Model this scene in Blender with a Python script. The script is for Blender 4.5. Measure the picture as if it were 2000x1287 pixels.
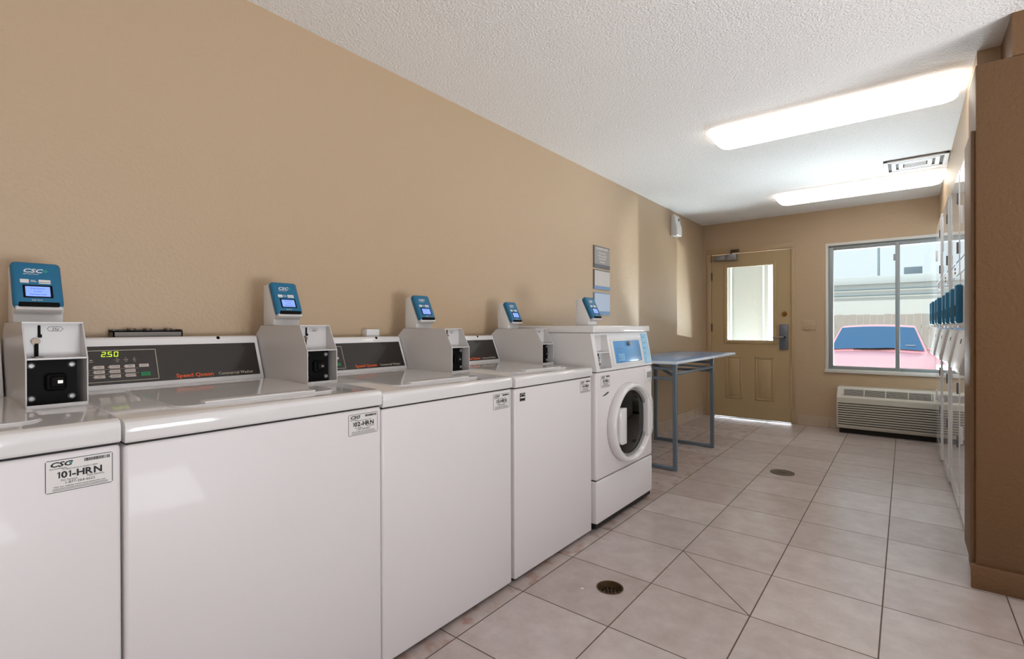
import bpy, bmesh, math, random
from mathutils import Vector, Matrix
random.seed(7)
SC = bpy.context.scene
COL = SC.collection
for o in list(bpy.data.objects):
    bpy.data.objects.remove(o)
PI = math.pi

# ------------------------------------------------------------------ camera
CAM_POS = Vector((2.0565, 0.0, 1.1358))
YAW, PITCH, ROLL, FPX = 0.672987, -0.003487, -0.003360, 963.14
c_, s_ = math.cos(YAW), math.sin(YAW)
right = Vector((c_, s_, 0)); fwd0 = Vector((-s_, c_, 0)); up0 = Vector((0, 0, 1))
fwd = fwd0 * math.cos(PITCH) + up0 * math.sin(PITCH)
up1 = -fwd0 * math.sin(PITCH) + up0 * math.cos(PITCH)
r2 = right * math.cos(ROLL) + up1 * math.sin(ROLL)
u2 = -right * math.sin(ROLL) + up1 * math.cos(ROLL)
cam = bpy.data.cameras.new('camera')
cam.sensor_fit = 'HORIZONTAL'; cam.sensor_width = 36.0
cam.lens = FPX / 2000.0 * 36.0
cam.clip_start = 0.02; cam.clip_end = 300
co = bpy.data.objects.new('camera', cam); COL.objects.link(co)
m = Matrix((r2, u2, -fwd)).transposed().to_4x4(); m.translation = CAM_POS
co.matrix_world = m
SC.camera = co

# ------------------------------------------------------------------ world, sun, exposure
LAMP = 3.6            # radiance of the ceiling light lenses
w = bpy.data.worlds.new('sky'); SC.world = w; w.use_nodes = True
bg = w.node_tree.nodes['Background']
bg.inputs['Color'].default_value = (0.86, 0.93, 1.0, 1)
bg.inputs['Strength'].default_value = 1.12
sun = bpy.data.lights.new('sun', 'SUN'); sun.energy = 3.3; sun.angle = 0.01; sun.color = (1, .96, .9)
so = bpy.data.objects.new('sun', sun); COL.objects.link(so)
so.rotation_euler = Vector((0.62, 0.48, -0.75)).to_track_quat('-Z', 'Y').to_euler()
# sun thrown back by the glass of a parked car, through the door pane onto the side wall
gl = bpy.data.lights.new('sun_glint', 'SPOT'); gl.energy = 1500; gl.spot_size = 0.30; gl.spot_blend = 0.3
gl.shadow_soft_size = 0.03; gl.color = (1, .96, .88)
go = bpy.data.objects.new('sun_glint', gl); COL.objects.link(go)
GP = Vector((4.46, 10.85, 0.60)); go.location = GP
go.rotation_euler = (Vector((0.3, 6.2, 1.55)) - GP).to_track_quat('-Z', 'Y').to_euler()
# added area lamp standing for sunlit pavement, to brighten the ceiling
gb = bpy.data.lights.new('ceiling_fill', 'AREA'); gb.shape = 'RECTANGLE'; gb.size = 7.0; gb.size_y = 2.0; gb.specular_factor = 0.15; gb.energy = 1950; gb.color = (.88, .94, 1)
go2 = bpy.data.objects.new('ceiling_fill', gb); COL.objects.link(go2); go2.location = (2.0, 7.9, .1)
go2.rotation_euler = Vector((0, -.6, 1)).to_track_quat('-Z', 'Y').to_euler()
# second added lamp, outside the unseen east window
eb = bpy.data.lights.new('ceiling_fill_east', 'AREA'); eb.shape = 'RECTANGLE'; eb.size = 5.0; eb.size_y = 1.6; eb.energy = 500; eb.color = (.95, .97, 1)
eo = bpy.data.objects.new('ceiling_fill_east', eb); COL.objects.link(eo); eo.location = (5.2, 0.6, .0)
eo.rotation_euler = Vector((-.3, 0, 1)).to_track_quat('-Z', 'X').to_euler()
SC.view_settings.view_transform = 'Standard'; SC.view_settings.look = 'None'
SC.view_settings.gamma = 1.0; SC.view_settings.use_curve_mapping = False
SC.view_settings.exposure = 0.08

# ------------------------------------------------------------------ materials
def lin(r, g, b):
    f = lambda v: (v / 255 / 12.92) if v / 255 <= .04045 else ((v / 255 + .055) / 1.055) ** 2.4
    return (f(r), f(g), f(b), 1)

def mat(name, rgb, rough=.5, metal=0., spec=.5, coat=0., emit=0., bump=0., bscale=100., vary=0., vscale=3., erg=None):
    mt = bpy.data.materials.new(name); mt.use_nodes = True
    nt = mt.node_tree; b = nt.nodes['Principled BSDF']
    colr = lin(*rgb)
    b.inputs['Base Color'].default_value = colr
    b.inputs['Roughness'].default_value = rough
    b.inputs['Metallic'].default_value = metal
    b.inputs['Specular IOR Level'].default_value = spec
    b.inputs['Coat Weight'].default_value = coat
    b.inputs['Coat Roughness'].default_value = .05
    if emit:
        b.inputs['Emission Color'].default_value = lin(*(erg or rgb))
        b.inputs['Emission Strength'].default_value = emit
    if bump or vary:
        tc = nt.nodes.new('ShaderNodeTexCoord')
    if bump:
        n = nt.nodes.new('ShaderNodeTexNoise'); n.inputs['Scale'].default_value = bscale
        n.inputs['Detail'].default_value = 3
        bp = nt.nodes.new('ShaderNodeBump'); bp.inputs['Strength'].default_value = min(1, bump * 100)
        bp.inputs['Distance'].default_value = bump
        nt.links.new(tc.outputs['Object'], n.inputs['Vector'])
        nt.links.new(n.outputs['Fac'], bp.inputs['Height'])
        nt.links.new(bp.outputs['Normal'], b.inputs['Normal'])
    if vary:
        n = nt.nodes.new('ShaderNodeTexNoise'); n.inputs['Scale'].default_value = vscale
        n.inputs['Detail'].default_value = 4
        rp = nt.nodes.new('ShaderNodeMapRange')
        rp.inputs['To Min'].default_value = 1 - vary; rp.inputs['To Max'].default_value = 1 + vary
        hs = nt.nodes.new('ShaderNodeHueSaturation'); hs.inputs['Color'].default_value = colr
        nt.links.new(tc.outputs['Object'], n.inputs['Vector'])
        nt.links.new(n.outputs['Fac'], rp.inputs['Value'])
        nt.links.new(rp.outputs['Result'], hs.inputs['Value'])
        nt.links.new(hs.outputs['Color'], b.inputs['Base Color'])
    return mt

def glass_mat(name, tint=(245, 250, 250), refl=1.0):
    mt = bpy.data.materials.new(name); mt.use_nodes = True
    nt = mt.node_tree; nt.nodes.clear()
    out = nt.nodes.new('ShaderNodeOutputMaterial'); mx = nt.nodes.new('ShaderNodeMixShader')
    tr = nt.nodes.new('ShaderNodeBsdfTransparent'); tr.inputs['Color'].default_value = lin(*tint)
    gs = nt.nodes.new('ShaderNodeBsdfGlossy'); gs.inputs['Roughness'].default_value = 0.01
    fr = nt.nodes.new('ShaderNodeFresnel'); fr.inputs['IOR'].default_value = 1.45
    ml = nt.nodes.new('ShaderNodeMath'); ml.operation = 'MULTIPLY'; ml.inputs[1].default_value = refl
    nt.links.new(fr.outputs[0], ml.inputs[0]); nt.links.new(ml.outputs[0], mx.inputs[0])
    nt.links.new(tr.outputs[0], mx.inputs[1]); nt.links.new(gs.outputs[0], mx.inputs[2])
    nt.links.new(mx.outputs[0], out.inputs['Surface'])
    return mt

class NG:
    """tiny node-expression helper"""
    def __init__(s, nt): s.nt = nt
    def m(s, op, a, b=None, c=None):
        n = s.nt.nodes.new('ShaderNodeMath'); n.operation = op
        for i, v in enumerate((a, b, c)):
            if v is None: continue
            if isinstance(v, (int, float)): n.inputs[i].default_value = v
            else: s.nt.links.new(v, n.inputs[i])
        return n.outputs[0]

TS, TX, TY = 0.405, 0.7691, 1.2813
def floor_mat():
    mt = bpy.data.materials.new('floor_tile'); mt.use_nodes = True
    nt = mt.node_tree; b = nt.nodes['Principled BSDF']; g = NG(nt); L = nt.links.new
    tc = nt.nodes.new('ShaderNodeTexCoord'); sp = nt.nodes.new('ShaderNodeSeparateXYZ')
    L(tc.outputs['Object'], sp.inputs[0])
    u = g.m('DIVIDE', g.m('SUBTRACT', sp.outputs['X'], TX), TS)
    v = g.m('DIVIDE', g.m('SUBTRACT', sp.outputs['Y'], TY), TS)
    def edge(t):
        fr = g.m('FRACT', g.m('ADD', t, 0.5)); return g.m('ABSOLUTE', g.m('SUBTRACT', fr, 0.5))
    d = g.m('MINIMUM', edge(u), edge(v))
    # one tile is cut along its diagonal towards the drain
    dd = g.m('MULTIPLY', g.m('ABSOLUTE', g.m('SUBTRACT', g.m('ADD', u, v), 4.0)), .7)
    inu = g.m('MULTIPLY', g.m('GREATER_THAN', u, 1.0), g.m('LESS_THAN', u, 2.0))
    inv = g.m('MULTIPLY', g.m('GREATER_THAN', v, 2.0), g.m('LESS_THAN', v, 3.0))
    dd = g.m('ADD', dd, g.m('SUBTRACT', 1.0, g.m('MULTIPLY', inu, inv)))
    d = g.m('MINIMUM', d, dd)
    mr = nt.nodes.new('ShaderNodeMapRange'); mr.inputs['From Min'].default_value = .0045; mr.inputs['From Max'].default_value = .0072
    L(d, mr.inputs['Value']); tile = mr.outputs['Result']
    cb = nt.nodes.new('ShaderNodeCombineXYZ'); L(g.m('FLOOR', u), cb.inputs[0]); L(g.m('FLOOR', v), cb.inputs[1])
    wn = nt.nodes.new('ShaderNodeTexWhiteNoise'); wn.noise_dimensions = '2D'; L(cb.outputs[0], wn.inputs['Vector'])
    n1 = nt.nodes.new('ShaderNodeTexNoise'); n1.inputs['Scale'].default_value = 9; n1.inputs['Detail'].default_value = 8; n1.inputs['Roughness'].default_value = .68
    L(tc.outputs['Object'], n1.inputs['Vector'])
    val = g.m('ADD', g.m('MULTIPLY', n1.outputs['Fac'], .55), g.m('MULTIPLY', wn.outputs['Value'], .15))
    cr = nt.nodes.new('ShaderNodeValToRGB')
    cr.color_ramp.elements[0].position = .22; cr.color_ramp.elements[0].color = lin(172, 156, 150)
    cr.color_ramp.elements[1].position = .50; cr.color_ramp.elements[1].color = lin(203, 191, 187)
    L(val, cr.inputs[0])
    # rust stains in the narrow strip in front of the machines
    n2 = nt.nodes.new('ShaderNodeTexNoise'); n2.inputs['Scale'].default_value = 14; n2.inputs['Detail'].default_value = 5
    L(tc.outputs['Object'], n2.inputs['Vector'])
    st = nt.nodes.new('ShaderNodeMapRange'); st.inputs['From Min'].default_value = .50; st.inputs['From Max'].default_value = .68
    L(n2.outputs['Fac'], st.inputs['Value'])
    strip = g.m('LESS_THAN', sp.outputs['X'], TX)
    stm = g.m('MULTIPLY', g.m('MULTIPLY', st.outputs['Result'], strip), .6)
    mx0 = nt.nodes.new('ShaderNodeMix'); mx0.data_type = 'RGBA'
    L(stm, mx0.inputs['Factor']); L(cr.outputs['Color'], mx0.inputs['A']); mx0.inputs['B'].default_value = lin(150, 96, 62)
    mx = nt.nodes.new('ShaderNodeMix'); mx.data_type = 'RGBA'
    L(tile, mx.inputs['Factor']); mx.inputs['A'].default_value = lin(98, 82, 70); L(mx0.outputs['Result'], mx.inputs['B'])
    L(mx.outputs['Result'], b.inputs['Base Color'])
    rr = nt.nodes.new('ShaderNodeMapRange'); rr.inputs['To Min'].default_value = .27; rr.inputs['To Max'].default_value = .31
    L(n1.outputs['Fac'], rr.inputs['Value'])
    L(g.m('MAXIMUM', rr.outputs['Result'], g.m('MULTIPLY', g.m('SUBTRACT', 1.0, tile), .8)), b.inputs['Roughness'])
    b.inputs['Specular IOR Level'].default_value = .55
    bp = nt.nodes.new('ShaderNodeBump'); bp.inputs['Distance'].default_value = .002; bp.inputs['Strength'].default_value = .6
    hh = g.m('ADD', tile, g.m('MULTIPLY', n1.outputs['Fac'], .03))
    L(hh, bp.inputs['Height']); L(bp.outputs['Normal'], b.inputs['Normal'])
    return mt

def wall_mat(name='wall_paint', rgb=(188, 163, 134), patch=True):
    mt = mat(name, rgb, rough=.42, spec=.4, bump=.005, bscale=75)
    if patch:   # window light painted in as a paler area right of the notices
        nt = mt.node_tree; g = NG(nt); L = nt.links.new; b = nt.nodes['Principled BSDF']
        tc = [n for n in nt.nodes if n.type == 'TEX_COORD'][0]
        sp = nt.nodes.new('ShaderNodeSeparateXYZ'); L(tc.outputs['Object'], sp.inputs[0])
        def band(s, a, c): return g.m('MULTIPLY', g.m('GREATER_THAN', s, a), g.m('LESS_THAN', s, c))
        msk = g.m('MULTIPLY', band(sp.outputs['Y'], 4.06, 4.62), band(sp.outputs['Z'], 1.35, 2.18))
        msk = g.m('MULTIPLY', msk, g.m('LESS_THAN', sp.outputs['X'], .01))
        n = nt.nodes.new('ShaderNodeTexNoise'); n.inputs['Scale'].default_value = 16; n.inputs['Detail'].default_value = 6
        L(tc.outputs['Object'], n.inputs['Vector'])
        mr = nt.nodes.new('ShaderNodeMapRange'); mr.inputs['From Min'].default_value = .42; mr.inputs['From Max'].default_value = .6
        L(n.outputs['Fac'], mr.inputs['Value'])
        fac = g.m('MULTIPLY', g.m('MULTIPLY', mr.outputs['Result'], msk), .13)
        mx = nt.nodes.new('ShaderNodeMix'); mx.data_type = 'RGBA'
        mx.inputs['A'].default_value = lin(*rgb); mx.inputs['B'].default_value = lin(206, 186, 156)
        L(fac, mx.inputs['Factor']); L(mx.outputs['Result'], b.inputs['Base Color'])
    return mt

M = {}
M['floor'] = floor_mat()
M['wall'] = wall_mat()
M['shaded_brown'] = mat('shaded_brown_paint', (114, 84, 56), .5, spec=.35, bump=.005, bscale=75)  # brown wall paint, darkened further for the weak light on this wall
M['ceil'] = mat('ceiling_texture', (247, 245, 243), .8, bump=.008, bscale=110)
M['trim'] = mat('painted_trim', (182, 156, 122), .35)
M['door'] = mat('door_paint', (182, 158, 120), .38)
M['white'] = mat('white_enamel', (226, 223, 222), .10, spec=.5, coat=.5)
M['white2'] = mat('white_front_enamel', (226, 220, 220), .42, spec=.45, coat=.08)
M['dryerw'] = mat('dryer_enamel', (232, 233, 236), .06, spec=.45, coat=.25)
M['plasticw'] = mat('white_plastic', (224, 222, 220), .35)
M['greyw'] = mat('meter_grey_paint', (206, 202, 200), .32)
M['dark'] = mat('gap_shade', (28, 24, 22), .7)  # near-black that paints the shade in gaps under and between parts
M['panel'] = mat('charcoal_panel', (38, 32, 28), .22, coat=.3)
M['black'] = mat('black_plastic', (10, 9, 9), .6, spec=.12)
M['chrome'] = mat('chrome', (168, 160, 150), .3, metal=1)
M['steel'] = mat('brushed_steel', (150, 152, 156), .35, metal=1)
M['bolt'] = mat('zinc_bolt', (150, 148, 150), .4, metal=.6)
M['blue'] = mat('reader_blue', (20, 104, 142), .42)
M['screen'] = mat('reader_screen', (120, 150, 235), .2, emit=.75, erg=(120, 150, 240))
M['screentxt'] = mat('screen_text', (40, 60, 150), .4)
M['ink'] = mat('black_ink', (22, 20, 20), .6)
M['greyink'] = mat('grey_ink', (120, 115, 112), .6)
M['paper'] = mat('sticker_paper', (222, 217, 214), .45)
M['teal'] = mat('teal_ink', (40, 140, 130), .5)
M['green'] = mat('green_key', (30, 140, 85), .4)
M['key'] = mat('pale_key', (206, 192, 182), .4)
M['cream'] = mat('cream_print', (200, 188, 170), .5)
M['orange'] = mat('orange_print', (222, 92, 40), .5, emit=.0)
M['led'] = mat('led_digits', (190, 225, 40), .4, emit=.8)
M['lblue'] = mat('light_blue_panel', (150, 200, 232), .3)
M['mblue'] = mat('mid_blue_panel', (92, 156, 212), .25, coat=.3)
M['frame'] = mat('grey_table_steel', (122, 138, 152), .35, metal=.5)
M['top'] = mat('blue_grey_laminate', (112, 152, 198), .25, coat=.25)
M['edge'] = mat('pale_edge_band', (214, 226, 238), .3)
M['alum'] = mat('window_aluminium', (142, 147, 148), .45, metal=.3)
M['wtrim'] = mat('window_white_trim', (214, 210, 204), .5)
M['glass'] = glass_mat('window_glass')
M['outlet'] = mat('dull_galvanised', (112, 106, 100), .5, metal=.2)
M['lockm'] = mat('worn_nickel', (120, 108, 96), .42, metal=.9)
M['brass'] = mat('brass', (150, 112, 58), .25, metal=1)
M['lockgrey'] = mat('lock_grey', (108, 112, 124), .4, metal=.3)
M['lens'] = mat('light_lens', (255, 250, 244), .4, emit=LAMP, erg=(255, 248, 238))
M['lampbody'] = mat('lamp_body', (205, 200, 196), .5)
M['ac'] = mat('air_conditioner_plastic', (206, 200, 188), .45)
M['acdark'] = mat('grille_dark', (38, 36, 33), .7)
M['tile'] = mat('base_tile', (188, 168, 146), .35, vary=.10, vscale=9)
M['grout'] = mat('base_grout', (120, 100, 80), .8)
M['rust'] = mat('rusty_iron', (92, 70, 46), .6, metal=.3, vary=.35, vscale=60)
M['iron'] = mat('drain_iron', (96, 82, 72), .45, metal=.4, vary=.2, vscale=40)
M['signgrey'] = mat('sign_dark_grey', (92, 92, 98), .45)
M['signblue'] = mat('sign_blue', (112, 144, 182), .45)
M['signface'] = mat('sign_face', (198, 190, 184), .4)
M['signpale'] = mat('sign_pale_blue', (180, 194, 214), .4)
M['drumglass'] = glass_mat('dark_door_glass', (92, 90, 92), 1.0)
M['drum'] = mat('drum_steel', (120, 104, 88), .25, metal=1, vary=.5, vscale=7)
M['gasket'] = mat('door_gasket', (150, 148, 146), .5)
M['asphalt'] = mat('pale_concrete', (214, 208, 200), .9, vary=.1, vscale=4)
M['paving'] = mat('grey_paving', (112, 110, 108), .9, vary=.1, vscale=4)
M['fence'] = mat('weathered_fence_wood', (176, 168, 160), .8, vary=.10, vscale=5)
M['bldg'] = mat('white_stucco', (224, 224, 220), .85, bump=.004, bscale=20)
M['post'] = mat('post_stucco', (150, 151, 147), .85, bump=.004, bscale=20)
M['cap'] = mat('parapet_cap', (204, 210, 210), .6)
M['pipe'] = mat('pipe_grey', (140, 154, 160), .5)
M['unit'] = mat('rooftop_unit_grey', (104, 118, 128), .6)
M['carpaint'] = mat('car_paint', (226, 162, 174), .3, coat=.6)  # red paint, paled to carry the overexposed daylight
M['carglass'] = mat('car_glass', (44, 92, 134), .05, spec=.5)
M['rubber'] = mat('rubber', (30, 30, 32), .7)
M['red'] = mat('red_ink', (170, 60, 50), .5)

# ------------------------------------------------------------------ mesh helpers
class MB:
    def __init__(s): s.v = []; s.f = []
    def add_bm(s, bm, mtx=None):
        bm.verts.index_update(); o = len(s.v)
        for v in bm.verts:
            s.v.append(tuple(mtx @ v.co) if mtx is not None else tuple(v.co))
        for f in bm.faces: s.f.append([o + v.index for v in f.verts])
        bm.free(); return s
    def box(s, a, b, bev=0., seg=2, mtx=None, edges=None):
        bm = bmesh.new(); bmesh.ops.create_cube(bm, size=1)
        for v in bm.verts:
            v.co = Vector([(a[i] + b[i]) / 2 + v.co[i] * (b[i] - a[i]) for i in range(3)])
        if bev:
            es = bm.edges[:] if edges is None else [e for e in bm.edges if abs((e.verts[0].co - e.verts[1].co).normalized()[edges]) > .9]
            bmesh.ops.bevel(bm, geom=es, offset=bev, segments=seg, profile=.5, affect='EDGES', clamp_overlap=True)
        return s.add_bm(bm, mtx)
    def prism(s, pts, axis, a, b, bev=0., seg=2, mtx=None):
        """polygon pts in the two axes other than 'axis' (in x,y,z order), extruded a..b"""
        bm = bmesh.new(); ax = 'xyz'.index(axis); oth = [i for i in range(3) if i != ax]
        def mk(t):
            out = []
            for p in pts:
                c = [0, 0, 0]; c[ax] = t; c[oth[0]] = p[0]; c[oth[1]] = p[1]; out.append(bm.verts.new(c))
            return out
        A, B = mk(a), mk(b); n = len(pts)
        bm.faces.new(A); bm.faces.new(B[::-1])
        for i in range(n): bm.faces.new((A[i], B[i], B[(i + 1) % n], A[(i + 1) % n]))
        bmesh.ops.recalc_face_normals(bm, faces=bm.faces[:])
        if bev: bmesh.ops.bevel(bm, geom=bm.edges[:], offset=bev, segments=seg, profile=.5, affect='EDGES', clamp_overlap=True)
        return s.add_bm(bm, mtx)
    def cyl(s, p, q, r, n=20, r2=None, bev=0.):
        p, q = Vector(p), Vector(q); d = q - p
        bm = bmesh.new()
        bmesh.ops.create_cone(bm, cap_ends=True, segments=n, radius1=r, radius2=r if r2 is None else r2, depth=d.length)
        if bev:
            bmesh.ops.bevel(bm, geom=[e for e in bm.edges if len(e.link_faces) == 2 and any(len(f.verts) > 4 for f in e.link_faces)], offset=bev, segments=2, affect='EDGES')
        mt = Matrix.Translation((p + q) / 2) @ d.to_track_quat('Z', 'Y').to_matrix().to_4x4()
        return s.add_bm(bm, mt)
    def lathe(s, prof, n=48, mtx=None, close=True):
        """profile of (r, h) about local z"""
        bm = bmesh.new(); rings = []
        for r, h in prof:
            if r < 1e-6: rings.append([bm.verts.new((0, 0, h))])
            else: rings.append([bm.verts.new((r * math.cos(2 * PI * i / n), r * math.sin(2 * PI * i / n), h)) for i in range(n)])
        for A, B in zip(rings, rings[1:]):
            for i in range(n):
                j = (i + 1) % n
                if len(A) == 1 and len(B) == 1: continue
                if len(A) == 1: bm.faces.new((A[0], B[i], B[j]))
                elif len(B) == 1: bm.faces.new((A[i], B[0], A[j]))
                else: bm.faces.new((A[i], B[i], B[j], A[j]))
        bmesh.ops.recalc_face_normals(bm, faces=bm.faces[:])
        return s.add_bm(bm, mtx)
    def tube(s, pts, r, n=10, square=False):
        pts = [Vector(p) for p in pts]
        for a, b in zip(pts, pts[1:]):
            if square:
                d = (b - a); L = d.length; q = d.to_track_quat('Z', 'Y').to_matrix().to_4x4()
                s.box((-r, -r, -L / 2 - r), (r, r, L / 2 + r), r * .25, 1, Matrix.Translation((a + b) / 2) @ q)
            else: s.cyl(a, b, r, n)
        if not square:
            for p in pts[1:-1]:
                bm = bmesh.new(); bmesh.ops.create_uvsphere(bm, u_segments=n, v_segments=max(4, n // 2), radius=r); s.add_bm(bm, Matrix.Translation(p))
        return s
    def quad(s, pts):
        o = len(s.v); s.v += [tuple(p) for p in pts]; s.f.append(list(range(o, o + len(pts)))); return s
    def mesh_data(s, me, mtx=None):
        o = len(s.v)
        for v in me.vertices: s.v.append(tuple(mtx @ v.co if mtx is not None else v.co))
        for p in me.polygons: s.f.append([o + i for i in p.vertices])
        return s
    def text(s, body, size, origin, rt, upv, ext=.0004, align='LEFT', shear=0., bold=0., xs=1.0):
        cu = bpy.data.curves.new('t', 'FONT'); cu.body = body; cu.size = size; cu.extrude = ext / 2
        cu.align_x = align; cu.shear = shear; cu.offset = bold; cu.resolution_u = 2
        ob = bpy.data.objects.new('t', cu); COL.objects.link(ob)
        me = bpy.data.meshes.new_from_object(ob)
        rt, upv = Vector(rt).normalized(), Vector(upv).normalized(); nn = rt.cross(upv)
        mt = Matrix((rt * xs, upv, nn)).transposed().to_4x4(); mt.translation = Vector(origin) + nn * ext / 2
        s.mesh_data(me, mt)
        bpy.data.objects.remove(ob); bpy.data.curves.remove(cu); bpy.data.meshes.remove(me)
        return s
    def build(s, name, material, parent=None, smooth=40, loc=None):
        me = bpy.data.meshes.new(name); me.from_pydata(s.v, [], s.f); me.update()
        if smooth:
            me.polygons.foreach_set('use_smooth', [True] * len(me.polygons)); me.set_sharp_from_angle(angle=math.radians(smooth))
        me.materials.append(material)
        o = bpy.data.objects.new(name, me); COL.objects.link(o)
        if loc is not None: o.location = loc
        if parent is not None: o.parent = parent
        return o

def B(a, b, bev=0., seg=2, **k): return MB().box(a, b, bev, seg, **k)

def thing(name, label, cat, loc=(0, 0, 0), group=None, rz=0):
    o = bpy.data.objects.new(name, None); COL.objects.link(o); o.empty_display_size = .1
    o.location = loc; o.rotation_euler.z = rz; o['label'] = label; o['category'] = cat
    if group: o['group'] = group
    return o
def tag(o, label, cat, group=None):
    o['label'] = label; o['category'] = cat
    if group: o['group'] = group
    return o
def struct(o): o['kind'] = 'structure'; return o
def sempty(name, loc=(0, 0, 0)):
    o = bpy.data.objects.new(name, None); COL.objects.link(o); o.location = loc; o['kind'] = 'structure'; return o
def dup(root, loc, label):
    r = root.copy(); COL.objects.link(r); r.location = loc; r['label'] = label
    for ch in list(root.children):
        c = ch.copy(); COL.objects.link(c); c.parent = r
        for g in list(ch.children):
            d = g.copy(); COL.objects.link(d); d.parent = c
    return r

# ------------------------------------------------------------------ room
H = 2.449; YB = 6.554; XR = 4.3; YF = -2.6; XA = 3.2
def paint(o):            # walls are named structure
    return struct(o)
fl = paint(B((-.15, YF - .15, -.3), (XR + .15, YB + .15, 0)).build('floor', M['floor'], smooth=0))
cut = MB().cyl((1.048, 1.945, -.034), (1.048, 1.945, .05), .054, 40).build('cut', M['floor'])      # the open drain well
md = fl.modifiers.new('well', 'BOOLEAN'); md.object = cut; md.operation = 'DIFFERENCE'; md.solver = 'EXACT'
dg = bpy.context.evaluated_depsgraph_get(); nm_ = bpy.data.meshes.new_from_object(fl.evaluated_get(dg))
fl.modifiers.clear(); fl.data = nm_; bpy.data.objects.remove(cut)
paint(B((-.15, YF - .15, H), (XR + .15, YB + .15, H + .15)).build('ceiling', M['ceil'], smooth=0))
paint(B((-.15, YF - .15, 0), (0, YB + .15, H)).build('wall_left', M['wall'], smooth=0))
# back wall with door and window openings
DX0, DX1, DZ = .100, 1.026, 2.068
WX0, WX1, WZ0, WZ1 = 1.358, 2.66, .648, 2.062
mb = MB()
mb.box((0, YB, 0), (DX0, YB + .15, H)); mb.box((DX0, YB, DZ), (DX1, YB + .15, H))
mb.box((DX1, YB, 0), (WX0, YB + .15, H)); mb.box((WX0, YB, 0), (WX1, YB + .15, WZ0))
mb.box((WX0, YB, WZ1), (WX1, YB + .15, H)); mb.box((WX1, YB, 0), (XR, YB + .15, H))
paint(mb.build('wall_back', M['wall'], smooth=0))
paint(B((XA, 3.236, 0), (XA + .15, YB, H)).build('wall_inner', M['wall'], smooth=0))
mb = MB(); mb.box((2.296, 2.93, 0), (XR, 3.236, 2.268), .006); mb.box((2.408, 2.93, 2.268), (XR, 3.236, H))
paint(mb.build('wall_right', M['shaded_brown'], smooth=30))
paint(B((2.326, 3.236, 2.11), (XA, YB, H)).build('wall_upper', M['wall'], smooth=0))
mb = MB(); mb.box((XR, YF, 0), (XR + .10, 2.93, .2)); mb.box((XR, YF, 2.3), (XR + .10, 2.93, H)); mb.box((XR, YF, .2), (XR + .10, -2.25, 2.3)); mb.box((XR, 2.45, .2), (XR + .10, 2.93, 2.3))
paint(mb.build('wall_east', M['wall'], smooth=0))
w2 = sempty('added_window_east', (XR, .1, .2))  # unseen window, put in to let the east lamp's light through
mb = MB()
for yy in (-2.35, -.025, 2.30): mb.box((.02, yy, 0), (.07, yy + .05, 2.1), .003)
for zz in (0, 2.05): mb.box((.021, -2.35, zz), (.07, 2.35, zz + .05), .003)
mb.build('window_frame', M['alum'], w2)
paint(B((-.15, YF - .15, 0), (XR + .15, YF, H)).build('wall_front', M['wall'], smooth=0))
# corner board on the end of the right wall and its painted base
struct(B((2.281, 2.945, .1), (2.2965, 3.225, 1.99), .003).build('trim_1', M['shaded_brown']))
struct(B((2.280, 2.912, 0), (XR, 2.931, .102), .004).build('baseboard_right', M['shaded_brown']))
# tile bases
def base(name, a, b, axis, n):
    mb = MB(); L = b - a
    for i in range(n):
        p, q = a + L * i / n + .0015, a + L * (i + 1) / n - .0015
        if axis == 'y': mb.box((.0005, p, .0), (.011, q, .118), .002, 1)
        else: mb.box((p, YB - .011, 0), (q, YB - .0005, .118), .002, 1)
    return struct(mb.build(name, M['tile']))
base('baseboard_left', 3.25, YB - .012, 'y', 10)
base('baseboard_back', 1.072, WX1, 'x', 5)

# ------------------------------------------------------------------ door
d = sempty('door_1', (0, YB, 0))
def DB(a, b, *k, **kw): return B(a, b, *k, **kw)
# jamb / casing
mb = MB()
mb.box((DX0 - .045, -.014, 0), (DX0 + .010, .15, DZ + .055), .003); mb.box((DX1 - .010, -.014, 0), (DX1 + .025, .15, DZ + .055), .003)
mb.box((DX0 - .045, -.0145, DZ - .010), (DX1 + .025, .15, DZ + .056), .003)
mb.build('door_frame', M['trim'], d)
DB((DX0 + .01, .002, 0), (DX1 - .01, .12, .003), .001).build('threshold', M['alum'], d)
GX0, GX1, GZ0, GZ1 = .300, .826, .968, 1.885
sx0, sx1, sz0, sz1 = DX0 + .014, DX1 - .014, .010, DZ - .016
mb = MB()
y0, y1 = .004, .046
mb.box((sx0, y0, sz0), (GX0, y1, sz1)); mb.box((GX1, y0, sz0), (sx1, y1, sz1))
mb.box((GX0, y0, sz0), (GX1, y1, GZ0)); mb.box((GX0, y0, GZ1), (GX1, y1, sz1))
mb.build('door_leaf', M['door'], d, smooth=0)
# glazing bead round the pane
mb = MB(); t = .034
for a, b in (((GX0 - t, GZ0 - t), (GX0 + .004, GZ1 + t)), ((GX1 - .004, GZ0 - t), (GX1 + t, GZ1 + t)),
             ((GX0, GZ0 - t), (GX1, GZ0 + .004)), ((GX0, GZ1 - .004), (GX1, GZ1 + t))):
    mb.box((a[0], -.006, a[1]), (b[0], .006, b[1]), .004)
mb.build('glazing_bead', M['door'], d)
DB((GX0, .020, GZ0), (GX1, .026, GZ1)).build('pane', M['glass'], d, smooth=0)
for x0, x1 in ((.285, .475), (.627, .832)):
    mb = MB(); z0, z1 = .245, .770
    for a, b in (((x0, z0), (x0 + .016, z1)), ((x1 - .016, z0), (x1, z1)), ((x0, z0), (x1, z0 + .016)), ((x0, z1 - .016), (x1, z1))):
        mb.box((a[0], -.003, a[1]), (b[0], .008, b[1]), .003)
    mb.box((x0 + .035, -.002, z0 + .035), (x1 - .035, .008, z1 - .035), .004)
    mb.build('raised_panel', M['door'], d)
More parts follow.
